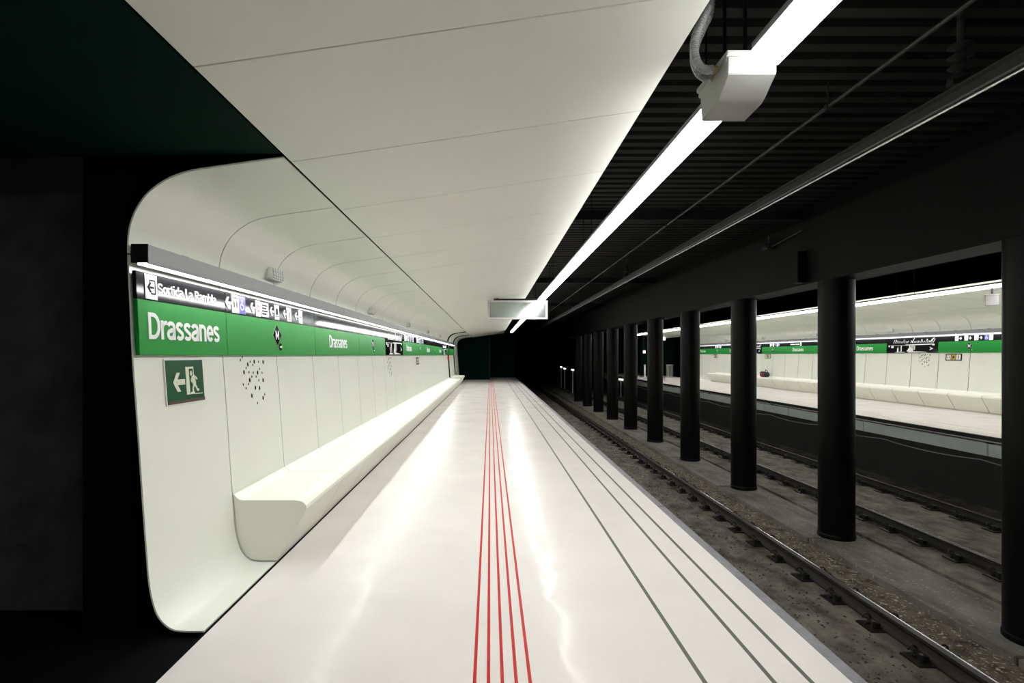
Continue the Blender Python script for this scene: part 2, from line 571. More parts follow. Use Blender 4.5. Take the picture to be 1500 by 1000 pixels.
# ------------------------------------------------------------------ opposite platform
op = struct(obj('platform_opposite', None))
OE = 8.10
MB().box(OE + 0.05, MX + 1.418, 3.0, 40.0, DZ - 0.10, DZ).build('floor_slab', M['floor'], op)
MB().box(OE, OE + 0.05, 3.0, 40.0, DZ - 0.07, DZ - 0.003).build('coping_strip', M['iron'], op)  # black colour puts the shaded gap under the edge into this strip
for x in (8.32, 8.48, 8.78):
    MB().box(x - 0.010, x + 0.010, 3.0, 40.0, DZ - 0.005, DZ + 0.001).build('groove_line', M['tan'], op)
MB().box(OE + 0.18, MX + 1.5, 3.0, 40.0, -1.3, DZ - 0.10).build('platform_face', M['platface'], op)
for i in range(14):
    y = 4.3 + i * 2.3
    MB().box(OE + 0.06, OE + 0.18, y, y + 0.10, DZ - 0.132, DZ - 0.10).build('bracket', M['iron'], op, bevel=0.006)
du = thing('cable_duct', 'long grey cable duct running under the edge of the opposite platform', 'duct', (0, 0, 0))
for i in range(12):
    MB().box(OE + 0.09, OE + 0.175, 3.0 + i * 3, 5.985 + i * 3, -0.285, -0.075).build('duct_length', M['duct'], du, bevel=0.006)
pth = []
for i in range(0, 161):
    y = 4.0 + i * 0.2
    t = (y % 2.3) / 2.3
    pth.append((OE + 0.165, y, -0.375 - 0.055 * 4 * t * (1 - t)))
tag(MB().tube(pth, 0.010, 6).build('hanging_cable', M['conduit']), 'pale cable sagging between fixings on the dark wall under the opposite platform', 'cable')

wall_right = struct(obj('wall_right', None))
wpo = MB().sheet(mir(wall_line), -0.008, GAP * 0.75, W - GAP * 0.75).mesh('wall_panel', M['shell'])
cpo = MB().sheet(mir(cove_line), -0.008, GAP / 2, W - GAP / 2).mesh('cove_panel', M['shell'])
opp_panels = []
for i in range(28):
    opp_panels.append(obj('wall_panel', wpo, wall_right, (0, OY0 + i * W, 0)))
    obj('cove_panel', cpo, wall_right, (0, OY0 + i * W, 0))
MB().box(MX + 2.05, MX + 2.3, OY0, 42, -0.1, 3.0).build('backing_wall', M['void'], wall_right)
MB().box(MX - 0.2, MX + 2.05, 35.0, 35.2, 0.0, 2.9).build('dark_end_wall', M['darkgreen'], wall_right)
oc = struct(obj('ceiling_opposite', None))
clo = MB().prism(mir(edge), GAP / 3, W - GAP / 3).mesh('ceiling_panel', M['shell'], bevel=0.003)
for i in range(32):
    obj('ceiling_panel', clo, oc, (0, OY0 + i * W, 0))

# ------------------------------------------------------------------ end of the near platform
we = struct(obj('wall_end', None))
MB().box(-1.95, -0.02, 30.9, 31.1, 0.0, 2.75).build('dark_panel', M['darkgreen'], we)
MB().box(-0.70, -0.685, 30.885, 30.9, 0.0, 2.3).build('door_joint', M['void'], we)
MB().box(-0.06, 0.0, 30.84, 31.1, 0.0, 2.9).build('end_frame', M['black'], we)
MB().box(0.0, 1.55, 33.9, 34.1, 0.0, 3.5).build('dark_panel', M['darkgreen'], we)
for x in (0.42, 0.95):
    MB().box(x, x + 0.03, 33.88, 33.9, 0.0, 3.5).build('panel_joint', M['black'], we)

# ------------------------------------------------------------------ track bed
bed = struct(obj('floor_track', None))
MB().box(1.5, 3.84, -2.0, 62.0, BED - 0.2, BED).build('track_slab', M['bed'], bed)
MB().box(3.84, 4.28, -2.0, 62.0, BED - 0.2, BED + 0.015).build('rubble_strip', M['bed2'], bed)
MB().box(4.28, 4.40, -2.0, 62.0, BED - 0.2, BED - 0.075).build('drain_channel', M['mud'], bed)
MB().box(5.17, 5.27, -2.0, 62.0, BED - 0.2, BED - 0.07).build('drain_channel', M['mud'], bed)
MB().box(5.27, OE + 0.2, -2.0, 62.0, BED - 0.2, BED).build('track_slab', M['bed'], bed)
y = -2.0 + 0.6
for i in range(20):
    MB().box(4.40, 5.17, y, y + 2.965, BED - 0.2, BED + 0.008 + (i % 3) * 0.004).build('plinth_slab', M['plinth'], bed, bevel=0.008)
    y += 2.99
# loose grit
g = MB()
rg = random.Random(3)
for i in range(900):
    x = rg.choice((rg.uniform(3.90, 4.26), rg.uniform(3.90, 4.26), rg.uniform(5.3, 5.64), rg.uniform(6.13, 7.14)))
    yy = rg.uniform(3.0, 20.0) ** 1.0
    s = rg.uniform(0.005, 0.018)
    z = BED + (0.015 if 3.84 < x < 4.28 else 0.0)
    a = rg.uniform(0, 6.28)
    c, d = math.cos(a) * s, math.sin(a) * s
    g.add([(x + c, yy + d, z), (x - d, yy + c, z), (x - c, yy - d, z), (x + d, yy - c, z), (x, yy, z + s * 0.9)],
          [(0, 1, 4), (1, 2, 4), (2, 3, 4), (3, 0, 4)])
go = g.build('grit', M['plinth'], smooth=0)
go['kind'] = 'stuff'
tag(go, 'loose grit and stone chips scattered over the track bed', 'grit')

g = MB()
for i in range(1100):
    x = rg.uniform(2.75, 3.45)
    yy = 3.0 + 15 * rg.random() ** 1.4
    s = rg.uniform(0.006, 0.020)
    a = rg.uniform(0, 6.28)
    c, d = math.cos(a) * s, math.sin(a) * s
    g.add([(x + c, yy + d, BED), (x - d, yy + c, BED), (x - c, yy - d, BED), (x + d, yy - c, BED), (x, yy, BED + s * 0.6)],
          [(0, 1, 4), (1, 2, 4), (2, 3, 4), (3, 0, 4)])
go = g.build('dark_crumbs', M['iron'], smooth=0)
go['kind'] = 'stuff'
tag(go, 'black crumbs of dirt on the slab between platform edge and near rail', 'dirt')

# ------------------------------------------------------------------ rails with fasteners
def rail_profile(x):
    z = BED + 0.012
    return [(x - 0.07, z), (x + 0.07, z), (x + 0.07, z + 0.012), (x + 0.014, z + 0.030), (x + 0.009, z + 0.05), (x + 0.009, z + 0.095),
            (x + 0.034, z + 0.108), (x + 0.036, z + 0.135), (x - 0.036, z + 0.135),
            (x - 0.034, z + 0.108), (x - 0.009, z + 0.095), (x - 0.009, z + 0.05), (x - 0.014, z + 0.030), (x - 0.07, z + 0.012)]


fm = MB()
fm.box(-0.17, 0.17, -0.09, 0.09, 0.0, 0.013)
for sgn in (-1, 1):
    fm.box(sgn * 0.085 - 0.018, sgn * 0.085 + 0.018, -0.05, 0.05, 0.012, 0.055)
    fm.tube([(sgn * 0.13, -0.055, 0.013), (sgn * 0.13, -0.055, 0.075)], 0.016, 6)
    pts = []
    for k in range(9):
        t = k / 8 * 1.75 * PI
        pts.append((sgn * (0.115 + 0.030 * math.cos(t)), 0.045 - 0.02 * k / 8, 0.055 + 0.035 * math.sin(t)))
    fm.tube(pts, 0.009, 5)
fm.v = [(x * 1.15, y * 1.2, z * 1.2) for x, y, z in fm.v]
fast_me = fm.mesh('rail_fastener', M['iron'], smooth=0.8)
rails = [(2.18, 'worn steel running rail close under the near platform edge', False),
         (3.68, 'shiny steel running rail of the near track, next to the gap before the columns', True),
         (5.89, 'dark steel running rail just beyond the row of black columns', True),
         (7.39, 'dark steel running rail closest to the opposite platform', True)]
for x, lab, fs in rails:
    r = thing('rail', lab, 'rail', (x, -2.0, BED))
    prof = [(px - x, pz - BED) for px, pz in rail_profile(x)]
    MB().prism(prof, 0.0, 62.0).build('rail_body', M['rail'], r, smooth=0.5)
    MB().prism([(0.018, 0.1465), (0.035, 0.1465), (0.033, 0.1495), (0.020, 0.1495)], 0.0, 62.0).build('running_highlight', M['railhighlight'], r)  # thin bright strip paints the highlight along the worn head's far edge
    if fs:
        for i in range(68):
            obj('rail_fastener', fast_me, r, (0, 4.86 + i * 0.56, 0.0))

# ------------------------------------------------------------------ columns and beam
CX, CR = 4.83, 0.225
n = 40
sh = MB()
ztop = 2.42 - BED - 0.014
sh.v = [(CR * math.cos(2 * PI * k / n), CR * math.sin(2 * PI * k / n), z) for z in (0.06, ztop) for k in range(n)]
sh.f = [(k, (k + 1) % n, n + (k + 1) % n, n + k) for k in range(n)] + [tuple(range(n - 1, -1, -1)), tuple(range(n, 2 * n))]
sh.mi = [0] * len(sh.f)
shaft_me = sh.mesh('shaft', M['column'], smooth=0.6)
ft = MB()
ft.tube([(0, 0, 0.0), (0, 0, 0.045), (0, 0, 0.06)], [CR + 0.008, CR + 0.008, CR], 40)
foot_me = ft.mesh('base_collar', M['column'], smooth=0.5)
ordn = ['nearest black round column, cut by the right edge of the photo', 'second black round column from the right',
        'third black round column from the right', 'fourth black round column from the right',
        'fifth black round column from the right', 'sixth black round column from the right', 'seventh black round column from the right',
        'eighth black round column from the right', 'ninth black round column from the right', 'tenth, farthest black round column of the row']
for i in range(10):
    c = thing('column', ordn[i], 'column', (CX, 4.83 + 2.79 * i, BED + 0.014), group='black columns between the tracks')
    obj('shaft', shaft_me, c)
    obj('base_collar', foot_me, c)
beam = struct(obj('beam', None))
MB().box(4.63, 5.13, -2.0, 33.0, 2.42, 3.55).build('beam_body', M['beam'], beam, bevel=0.01)
MB().box(4.50, 4.63, 7.98, 8.16, 2.44, 2.9).build('junction_box', M['beam'], beam, bevel=0.01)

# ------------------------------------------------------------------ steel deck over the tracks
deck = struct(obj('ceiling_deck', None))
per = 0.195
ZD = EYE + 2.15


def deck_sheet(x0, x1, y0, nrib):
    b = MB()
    prof = []
    for i in range(nrib):
        y = i * per
        prof += [(y, 0.05), (y + 0.055, 0.05), (y + 0.07, 0.0), (y + 0.17, 0.0), (y + 0.185, 0.05)]
    prof.append((nrib * per, 0.05))
    m = len(prof)
    v = [(x0, p, z) for p, z in prof] + [(x1, p, z) for p, z in prof]
    f = [(i, i + 1, m + i + 1, m + i) for i in range(m - 1)]
    b.add(v, f)
    return b


dm = deck_sheet(-0.2, 4.63, 0, 6).mesh('deck_sheet', M['deck'], smooth=0)
dm2 = deck_sheet(5.13, 10.2, 0, 6).mesh('deck_sheet', M['deck'], smooth=0)
for i in range(-1, 29):
    obj('deck_sheet', dm, deck, (0, i * 6 * per, ZD))
    obj('deck_sheet', dm2, deck, (0, i * 6 * per, ZD))
MB().box(-2.2, 13.0, -2.0, 36.0, ZD + 0.06, ZD + 0.2).build('slab', M['void'], deck)
for y in (0.9, 8.1, 15.2, 22.4):
    MB().box(-0.2, 4.63, y, y + 0.14, ZD - 0.14, ZD + 0.0).build('cross_joist', M['black'], deck)
# tunnel walls beyond the station
tun = struct(obj('wall_tunnel', None))
MB().box(1.56, 12.2, 62.0, 62.3, -1.4, 3.7).build('tunnel_end', M['void'], tun)
MB().box(1.3, 1.56, 34.2, 62.0, -1.4, 3.7).build('tunnel_side', M['void'], tun)
MB().box(1.3, 12.2, 36.0, 62.3, ZD + 0.06, ZD + 0.3).build('tunnel_roof', M['void'], tun)
MB().box(9.2, 9.5, 40.0, 62.0, -1.4, 3.7).build('tunnel_side', M['void'], tun)

# ------------------------------------------------------------------ line lamps over the platform edges
def line_lamp(x, z, y0, y1, label, group, flip=1):
    t = thing('line_lamp', label, 'lamp', (x, y0, z), group=group)
    L_ = y1 - y0 - 0.004
    MB().box(-0.052, 0.052, 0.0, L_, 0.0, 0.006).build('diffuser', M['lamp' if x < 4 else 'lamp2'], t, smooth=0)
    for q in (-1, 1):
        MB().box(min(q * 0.050, q * 0.054), max(q * 0.050, q * 0.054), 0.0, L_, 0.0065, 0.050).build('side_lens', M['lampside'], t, smooth=0)
    MB().box(-0.052, 0.052, 0.0, L_, 0.0505, 0.085).build('housing', M['alu'], t, bevel=0.004)
    for yy in (0.25, L_ - 0.25):
        MB().tube([(0, yy, 0.085), (0, yy, ZD - z)], 0.005, 6).build('hanger_rod', M['black'], t)
    return t


LX, LZ = 1.058, EYE + 1.12
line_lamp(LX, LZ, -5.2, -1.7, 'white line lamp behind the camera over the platform edge', 'line lamps above the near platform edge')
line_lamp(LX, LZ, -1.7, 2.11, 'bright white line lamp nearest the camera, above the pale grey housing at the top', 'line lamps above the near platform edge')
segn = ['first', 'second', 'third', 'fourth', 'fifth', 'sixth', 'seventh']
for i in range(7):
    a = 2.425 + i * 3.52
    line_lamp(LX, LZ, a, a + 3.52, 'white line lamp over the near platform edge, %s length beyond the pale grey housing' % segn[i], 'line lamps above the near platform edge')
for i in range(8):
    a = 4.4 + i * 3.6
    nm = ['nearest', 'second nearest', 'third nearest', 'fourth nearest', 'fifth nearest', 'sixth nearest', 'seventh nearest', 'farthest'][i]
    line_lamp(MX - LX, LZ + DZ, a, a + 3.6, 'white line lamp over the opposite platform edge, %s length of the row' % nm, 'line lamps above the opposite platform edge')

# ------------------------------------------------------------------ pale grey housing under the near lamp
hs = thing('equipment_housing', 'pale grey sheet metal housing with curved underside hanging in the line of lamps', 'housing', (1.014, 2.113, EYE + 1.016))
hw = 0.094
side = [(0.0, 0.163), (0.0, 0.073), (0.087, 0.018), (0.12, 0.006), (0.263, 0.0), (0.275, 0.11), (0.307, 0.118), (0.307, 0.163)]


def side_body(outline, x0, x1):
    b_ = MB()
    nn = len(outline)
    v = [(x0, y, z) for y, z in outline] + [(x1, y, z) for y, z in outline]
    f = [tuple(range(nn)), tuple(range(2 * nn - 1, nn - 1, -1))] + [(i, (i + 1) % nn, nn + (i + 1) % nn, nn + i) for i in range(nn)]
    return b_.add(v, f)


side_body([(0.0, 0.140), (0.0, 0.073), (0.087, 0.018), (0.12, 0.006), (0.263, 0.0), (0.278, 0.11), (0.300, 0.118), (0.300, 0.140)], -hw, hw).build('body', M['box'], hs, bevel=0.003)
side_body([(-0.004, 0.163), (-0.004, 0.150), (0.0, 0.1415), (0.309, 0.1415), (0.309, 0.163)], -hw - 0.005, hw + 0.005).build('lid', M['box'], hs, bevel=0.003)
MB().box(-hw - 0.0055, -hw - 0.004, 0.0, 0.02, 0.120, 0.15).build('latch', M['box'], hs)
MB().tube([(0.075, -0.002, 0.118), (0.075, 0.002, 0.118)], 0.004, 8).build('screw', M['iron'], hs)
for yy in (0.06, 0.25):
    MB().tube([(0, yy, 0.163), (0, yy, ZD - EYE - 1.016)], 0.008, 6).build('hanger_rod', M['black'], hs)


def bez(p, n=40):
    out = []
    pts = [Vector(q) for q in p]
    for i in range(n + 1):
        t = i / n
        q = pts
        while len(q) > 1:
            q = [a.lerp(b_, t) for a, b_ in zip(q[:-1], q[1:])]
        out.append(tuple(q[0]))
    return out


for k, (cy, lab) in enumerate(((2.20, 'ribbed grey flexible conduit entering the near corner of the pale housing'),
                               (2.265, 'ribbed grey flexible conduit behind its twin, entering the pale housing'))):
    q = cy / 2.20
    pts = [(0.897, 1.150), (0.866, 1.150), (0.838, 1.172), (0.822, 1.222), (0.828, 1.285), (0.858, 1.36), (0.885, 1.43), (0.90, 1.62), (0.93, ZD - EYE - 0.004)]
    line = []
    raw = spline(pts, 16)
    for j in range(len(raw) - 1):
        line.append((raw[j][0] * (q if j > 6 else 1), cy, EYE + raw[j][1]))
    x1, z1 = 0.897, EYE + 1.150
    t = thing('conduit', lab, 'conduit', (0, 0, 0), group='conduits at the housing')
    MB().tube(line, 0.0165, 10, ripple=0.09).build('ribbed_hose', M['conduit'], t, smooth=0.9)
    MB().tube([(x1 - 0.003, cy, z1), (0.913, cy, z1)], 0.014, 8).build('brass_gland', M['brass'], t)

# ------------------------------------------------------------------ hanging display board
dy_ = 11.05
ds = thing('display_board', 'blank rectangular display board with silver frame hanging in front of the line lamp', 'display', (0.555, dy_, 2.115))
MB().box(-0.60, 0.60, 0.0, 0.14, 0.0, 0.365).build('case', M['steel'], ds, bevel=0.006)
MB().box(-0.565, 0.565, -0.006, -0.001, 0.028, 0.335).build('glass_face', M['glass'], ds)
for (x0, x1, z0, z1) in ((-0.61, 0.61, 0.337, 0.372), (-0.61, 0.61, -0.008, 0.026), (-0.61, -0.567, 0.026, 0.337), (0.567, 0.61, 0.026, 0.337)):
    MB().box(x0, x1, -0.014, 0.0, z0, z1).build('frame', M['steel'], ds, bevel=0.004)
MB().box(-0.48, 0.42, 0.03, 0.10, 0.374, 0.412).build('mounting_bar', M['black'], ds, bevel=0.004)
for x in (-0.4, 0.3):
    MB().tube([(x, 0.065, 0.412), (x, 0.065, 2.59 + 0.055 * (x + 0.555) / 0.9 - 2.115 - 0.06)], 0.012, 8).build('hanger_rod', M['black'], ds)

# ------------------------------------------------------------------ wall valance lamps
def valance(side_, y0, y1, label, group, capped):
    """side_ 1 = near wall (faces +x), -1 = opposite wall"""
    X = (lambda x: x) if side_ == 1 else (lambda x: MX - x)
    dz = 0 if side_ == 1 else DZ
    t = thing('wall_lamp', label, 'lamp', (X(-1.75), y0, 1.84 + dz), group=group)
    L_ = y1 - y0 - 0.004
    s = side_
    A = lambda a, b_: (min(a * s, b_ * s), max(a * s, b_ * s))
    x0, x1 = A(-0.044, 0.036)
    MB().box(x0, x1, 0.0, L_, 0.010, 0.095).build('housing', M['alu'], t, bevel=0.002)
    x0, x1 = A(-0.016, 0.030)
    MB().box(x0, x1, 0.01, L_ - 0.01, 0.0, 0.0095).build('diffuser', M['walllamp' if side_ == 1 else 'walllamp2'], t)
    x0, x1 = A(0.031, 0.036)
    MB().box(x0, x1, 0.0, L_, -0.002, 0.0098).build('front_lip', M['alu'], t)
    x0, x1 = A(-0.024, -0.017)
    MB().box(x0, x1, 0.0, L_, -0.006, 0.0098).build('rear_lip', M['alu'], t)
    if capped:
        x0, x1 = A(-0.046, 0.038)
        MB().box(x0, x1, -0.006, -0.0005, 0.002, 0.097).build('end_cap', M['black'], t)
    k_ = 0.35
    while k_ < L_:
        x0, x1 = A(-0.02, 0.012)
        MB().box(x0, x1, k_, k_ + 0.07, 0.0955, 0.104).build('clip', M['iron'], t)
        k_ += W
    return t


ords = ['nearest', 'second nearest', 'third nearest', 'fourth nearest', 'fifth nearest', 'sixth nearest', 'seventh nearest', 'eighth nearest']
y = Y0 + 0.006
for i in range(6):
    y1 = min(NEAR_END, Y0 + (i + 1) * 4 * W)
    valance(1, y, y1, 'grey wall lamp above the green signs of the near platform, %s length' % ords[i], 'wall lamps of the near platform', i == 0)
    y = y1
valance(1, 23.75, 26.5, 'short grey wall lamp between the dark frames at the near wall end', 'wall lamps of the near platform', False)
for i in range(7):
    a = OY0 + i * 4 * W
    valance(-1, a, a + 4 * W, 'dark wall lamp above the green signs of the opposite platform, %s length' % ords[i], 'wall lamps of the opposite platform', False)

# ------------------------------------------------------------------ sign band
GH, BH = 0.284, 0.142          # heights of the green and of the black strip


def arrow_polys(cx, cz, s, left=True):
    d = -1 if left else 1
    shaft = rect(min(cx + d * 0.15 * s, cx - d * 0.45 * s), max(cx + d * 0.15 * s, cx - d * 0.45 * s), cz - 0.09 * s, cz + 0.09 * s)
    tip = (cx + d * 0.48 * s, cz)
    up = [tip, (cx + d * 0.12 * s, cz + 0.42 * s), (cx - d * 0.14 * s, cz + 0.42 * s), (cx + d * 0.2 * s, cz)]
    dn = [tip, (cx + d * 0.2 * s, cz), (cx - d * 0.14 * s, cz - 0.42 * s), (cx + d * 0.12 * s, cz - 0.42 * s)]
    return [shaft, up, dn]


def person_polys(cx, cz, s):
    return [disc(cx, cz + 0.36 * s, 0.09 * s, 10), rect(cx - 0.12 * s, cx + 0.12 * s, cz - 0.08 * s, cz + 0.24 * s),
            rect(cx - 0.11 * s, cx - 0.02 * s, cz - 0.42 * s, cz - 0.08 * s), rect(cx + 0.02 * s, cx + 0.11 * s, cz - 0.42 * s, cz - 0.08 * s)]


def tile(t, cx, cz, w, h, kind):
    bg = {'access': 'blue', 'yellow': 'yellow'}.get(kind, 'white')
    o = flat([rect(cx - w / 2, cx + w / 2, cz - h / 2, cz + h / 2)]).build('pictogram_tile', M[bg], t, smooth=0)
    mk = M['white'] if kind == 'access' else M['ink']
    s = min(w, h)
    y = -0.0025
    if kind == 'access':
        pol = [disc(cx - 0.02 * s, cz + 0.32 * s, 0.07 * s, 10)] + stroke([(cx - 0.02 * s, cz + 0.24 * s), (cx - 0.02 * s, cz), (cx + 0.18 * s, cz), (cx + 0.26 * s, cz - 0.3 * s)], 0.07 * s)
        ring = [(cx - 0.06 * s + 0.22 * s * math.cos(a), cz - 0.12 * s + 0.22 * s * math.sin(a)) for a in [PI * 0.6 + k * PI * 1.25 / 9 for k in range(10)]]
        pol += stroke(ring, 0.06 * s)
    elif kind == 'exit':
        pol = stroke([(cx - 0.12 * w, cz + 0.05 * h), (cx - 0.12 * w, cz + 0.27 * h), (cx + 0.32 * w, cz + 0.27 * h), (cx + 0.32 * w, cz - 0.27 * h),
                      (cx - 0.05 * w, cz - 0.27 * h)], 0.08 * w)
        pol += arrow_polys(cx - 0.06 * w, cz - 0.02 * h, 0.62 * w)
    elif kind == 'lift':
        pol = person_polys(cx - 0.2 * s, cz, 0.55 * s) + person_polys(cx + 0.18 * s, cz, 0.55 * s) + [rect(cx - 0.4 * s, cx + 0.4 * s, cz + 0.36 * s, cz + 0.42 * s)]
    elif kind == 'ring':
        ring = [(cx + 0.25 * s * math.cos(2 * PI * k / 14), cz + 0.25 * s * math.sin(2 * PI * k / 14)) for k in range(15)]
        pol = stroke(ring, 0.12 * s)
        mk = M['redp']
    elif kind == 'lines':
        pol = [rect(cx - 0.38 * w, cx + (0.35 - 0.18 * (k % 2)) * w, cz + (0.30 - 0.2 * k) * h - 0.05 * h, cz + (0.30 - 0.2 * k) * h + 0.05 * h) for k in range(4)]
    elif kind == 'train':
        pol = [rect(cx - 0.24 * s, cx + 0.24 * s, cz - 0.22 * s, cz + 0.32 * s), rect(cx - 0.32 * s, cx + 0.32 * s, cz - 0.38 * s, cz - 0.32 * s)]
    elif kind == 'person':
        pol = person_polys(cx, cz + 0.02 * s, 0.8 * s) + [rect(cx - 0.3 * s, cx + 0.3 * s, cz - 0.44 * s, cz - 0.39 * s)]
    elif kind == 'question':
        pol = stroke([(cx - 0.16 * s, cz + 0.2 * s), (cx - 0.06 * s, cz + 0.32 * s), (cx + 0.12 * s, cz + 0.3 * s), (cx + 0.17 * s, cz + 0.14 * s), (cx, cz - 0.02 * s), (cx, cz - 0.15 * s)], 0.09 * s)
        pol += [disc(cx, cz - 0.3 * s, 0.06 * s, 8)]
    elif kind == 'yellow':
        pol = [disc(cx, cz, 0.3 * s, 14)]
        mk = M['brown']
    else:
        pol = [rect(cx - 0.2 * s, cx + 0.2 * s, cz - 0.04 * s, cz + 0.04 * s)]
    flat(pol, y, 0.0008).build('pictogram', mk, o, smooth=0)
    return o


def arrow(t, cx, cz, s, left=True):
    flat(arrow_polys(cx, cz, s, left)).build('arrow', M['white'], t, smooth=0)


def metro_mark(t, cx, cz, s):
    d = flat([[(cx - s / 2 - 0.006, cz), (cx, cz - s / 2 - 0.006), (cx + s / 2 + 0.006, cz), (cx, cz + s / 2 + 0.006)]], -0.0008, 0.001).build('diamond_mark', M['conduit'], t, smooth=0)
    flat([[(cx - s / 2, cz), (cx, cz - s / 2), (cx + s / 2, cz), (cx, cz + s / 2)]], -0.002, 0.001).build('diamond', M['blackm'], d, smooth=0)
    m = 0.20 * s
    a = 0.09 * s
    pol = [rect(cx - m, cx - m + a, cz - m * 1.05, cz + m * 1.05), rect(cx + m - a, cx + m, cz - m * 1.05, cz + m * 1.05)]
    pol += stroke([(cx - m + a * 0.5, cz + m * 0.95), (cx, cz - m * 0.5), (cx + m - a * 0.5, cz + m * 0.95)], a * 0.9)
    flat(pol, -0.0034, 0.001).build('letter_m', M['white'], d, smooth=0)
    q, z = cx + 0.36 * s, cz - 0.56 * s
    r = 0.18 * s
    e = flat([disc(q, z, r, 18)], -0.001, 0.0012).build('round_mark', M['blackm'], t, smooth=0)
    flat([[(q - r * 0.2, z), (q + r * 0.95, z + r * 0.35), (q + r * 1.0, z), (q + r * 0.95, z - r * 0.35)], disc(q - 0.1 * r, z, r * 0.28, 10)], -0.0026, 0.001).build('white_wedge', M['white'], e, smooth=0)


def skyline(t, w, h):
    """white slanted script over a white quay line with masts and hulls"""
    rr = random.Random(11)
    pol = []
    x = -0.36 * w
    z = 0.70 * h
    while x < 0.42 * w:
        if abs(x + 0.04 * w) < 0.016 * w:
            x += 0.03 * w
            continue
        hh = rr.choice((0.13, 0.15, 0.17, 0.24)) * h
        pol += stroke([(x, z - 0.06 * h), (x + hh * 0.62, z - 0.06 * h + hh)], 0.010)
        if rr.random() < 0.6:
            pol += stroke([(x + hh * 0.62, z - 0.06 * h + hh), (x + hh * 0.62 + 0.010, z - 0.03 * h + hh * 0.25)], 0.006)
        x += rr.uniform(0.026, 0.036) * w
    pol += stroke([(0.02 * w, z - 0.02 * h), (0.07 * w, z + 0.26 * h)], 0.012)
    pol += stroke([(0.36 * w, z - 0.02 * h), (0.43 * w, z + 0.24 * h)], 0.014)
    flat(pol).build('script_lettering', M['white'], t, smooth=0)['kind'] = 'stuff'
    pol = [[(-0.42 * w, 0.50 * h), (-0.1 * w, 0.50 * h), (-0.1 * w, 0.515 * h), (-0.42 * w, 0.515 * h)],
           [(-0.11 * w, 0.50 * h), (0.42 * w, 0.52 * h), (0.43 * w, 0.575 * h), (-0.11 * w, 0.55 * h)],
           rect(0.40 * w, 0.44 * w, 0.46 * h, 0.55 * h), rect(-0.46 * w, -0.43 * w, 0.41 * h, 0.52 * h), rect(-0.40 * w, -0.35 * w, 0.34 * h, 0.47 * h)]
    flat(pol).build('quay_print', M['white'], t, smooth=0)
    pol = [[(-0.33 * w, 0.03 * h), (-0.10 * w, 0.03 * h), (-0.12 * w, 0.07 * h), (-0.27 * w, 0.09 * h)],
           rect(-0.275 * w, -0.245 * w, 0.09 * h, 0.34 * h), rect(-0.2 * w, -0.18 * w, 0.09 * h, 0.48 * h), rect(-0.26 * w, -0.255 * w, 0.3 * h, 0.5 * h),
           [(-0.07 * w, 0.03 * h), (0.33 * w, 0.03 * h), (0.26 * w, 0.075 * h), (-0.02 * w, 0.12 * h)],
           [(-0.08 * w, 0.10 * h), (0.05 * w, 0.10 * h), (0.05 * w, 0.27 * h), (-0.02 * w, 0.42 * h)], [(0.35 * w, 0.17 * h), (0.42 * w, 0.26 * h), (0.35 * w, 0.40 * h), (0.375 * w, 0.28 * h)]]
    pol += [rect((-0.03 + k * 0.025) * w, (-0.018 + k * 0.025) * w, 0.2 * h, 0.5 * h) for k in range(5)]
    flat(pol).build('boat_print', M['white'], t, smooth=0)


def sign(side_, ya, yb, kind, label, group, extra=None):
    """one length of the sign band. Local frame: x to the reader's right, z up, y into the wall"""
    w = yb - ya - 0.006
    face = 0.034
    dz = 0 if side_ == 1 else DZ
    x = wall_x(1.38) + face + 0.001
    if side_ == -1:
        x = MX - x
    t = thing('station_sign', label, 'sign', (x, (ya + yb) / 2, EYE + dz), (-lean(1.39, 1.78), 0, side_ * PI / 2), group)
    h = GH + BH
    if kind == 'poster':
        MB().box(-w / 2, w / 2, 0, face - 0.012, 0, h).build('poster_panel', M['blackm'], t, bevel=0.002)
        skyline(t, w, h)
        return t
    g_ = MB().box(-w / 2, w / 2, 0, face - 0.012, 0, GH).build('green_panel', M['greenm'], t, bevel=0.002)
    MB().box(-w / 2, w / 2, 0.002, face - 0.012, GH + 0.001, h).build('black_panel', M['blackm'], t, bevel=0.002)
    if kind == 'name':
        x0 = {1: -w / 2 + 0.48, 2: -w / 2 + 0.072, -1: -w / 2 + 0.53}[extra['pos']]
        write('Drassanes', x0, 0.084, 0.745, 0.138, M['white'], g_)
    if kind == 'mark':
        metro_mark(g_, (extra or {}).get('cx', -0.06), 0.165, 0.172)
    zc = GH + BH * 0.50
    L = extra.get('items', []) if extra else []
    for it in L:
        if it[0] == 'arrow':
            arrow(t, it[1], zc, it[2], it[3])
        elif it[0] == 'text':
            write(it[1], it[2], zc - 0.026, it[3], 0.056, M['white'], t, 0.002)
        else:
            tile(t, it[1], zc, it[2], it[3], it[0])
    return t


GN = 'sign band of the near platform'
GO = 'sign band of the opposite platform'
ex1 = {'pos': 2, 'items': [('exit', -0.46 + 0.118, 0.10, 0.128), ('text', 'Sortida La Rambla', -0.46 + 0.178, 0.62)]}
sign(1, Y0, Y0 + W, 'name', 'green and black station sign reading Sortida La Rambla and Drassanes, nearest the camera', GN, ex1)


def yl(y):
    return y - (3.65 + 0.92)


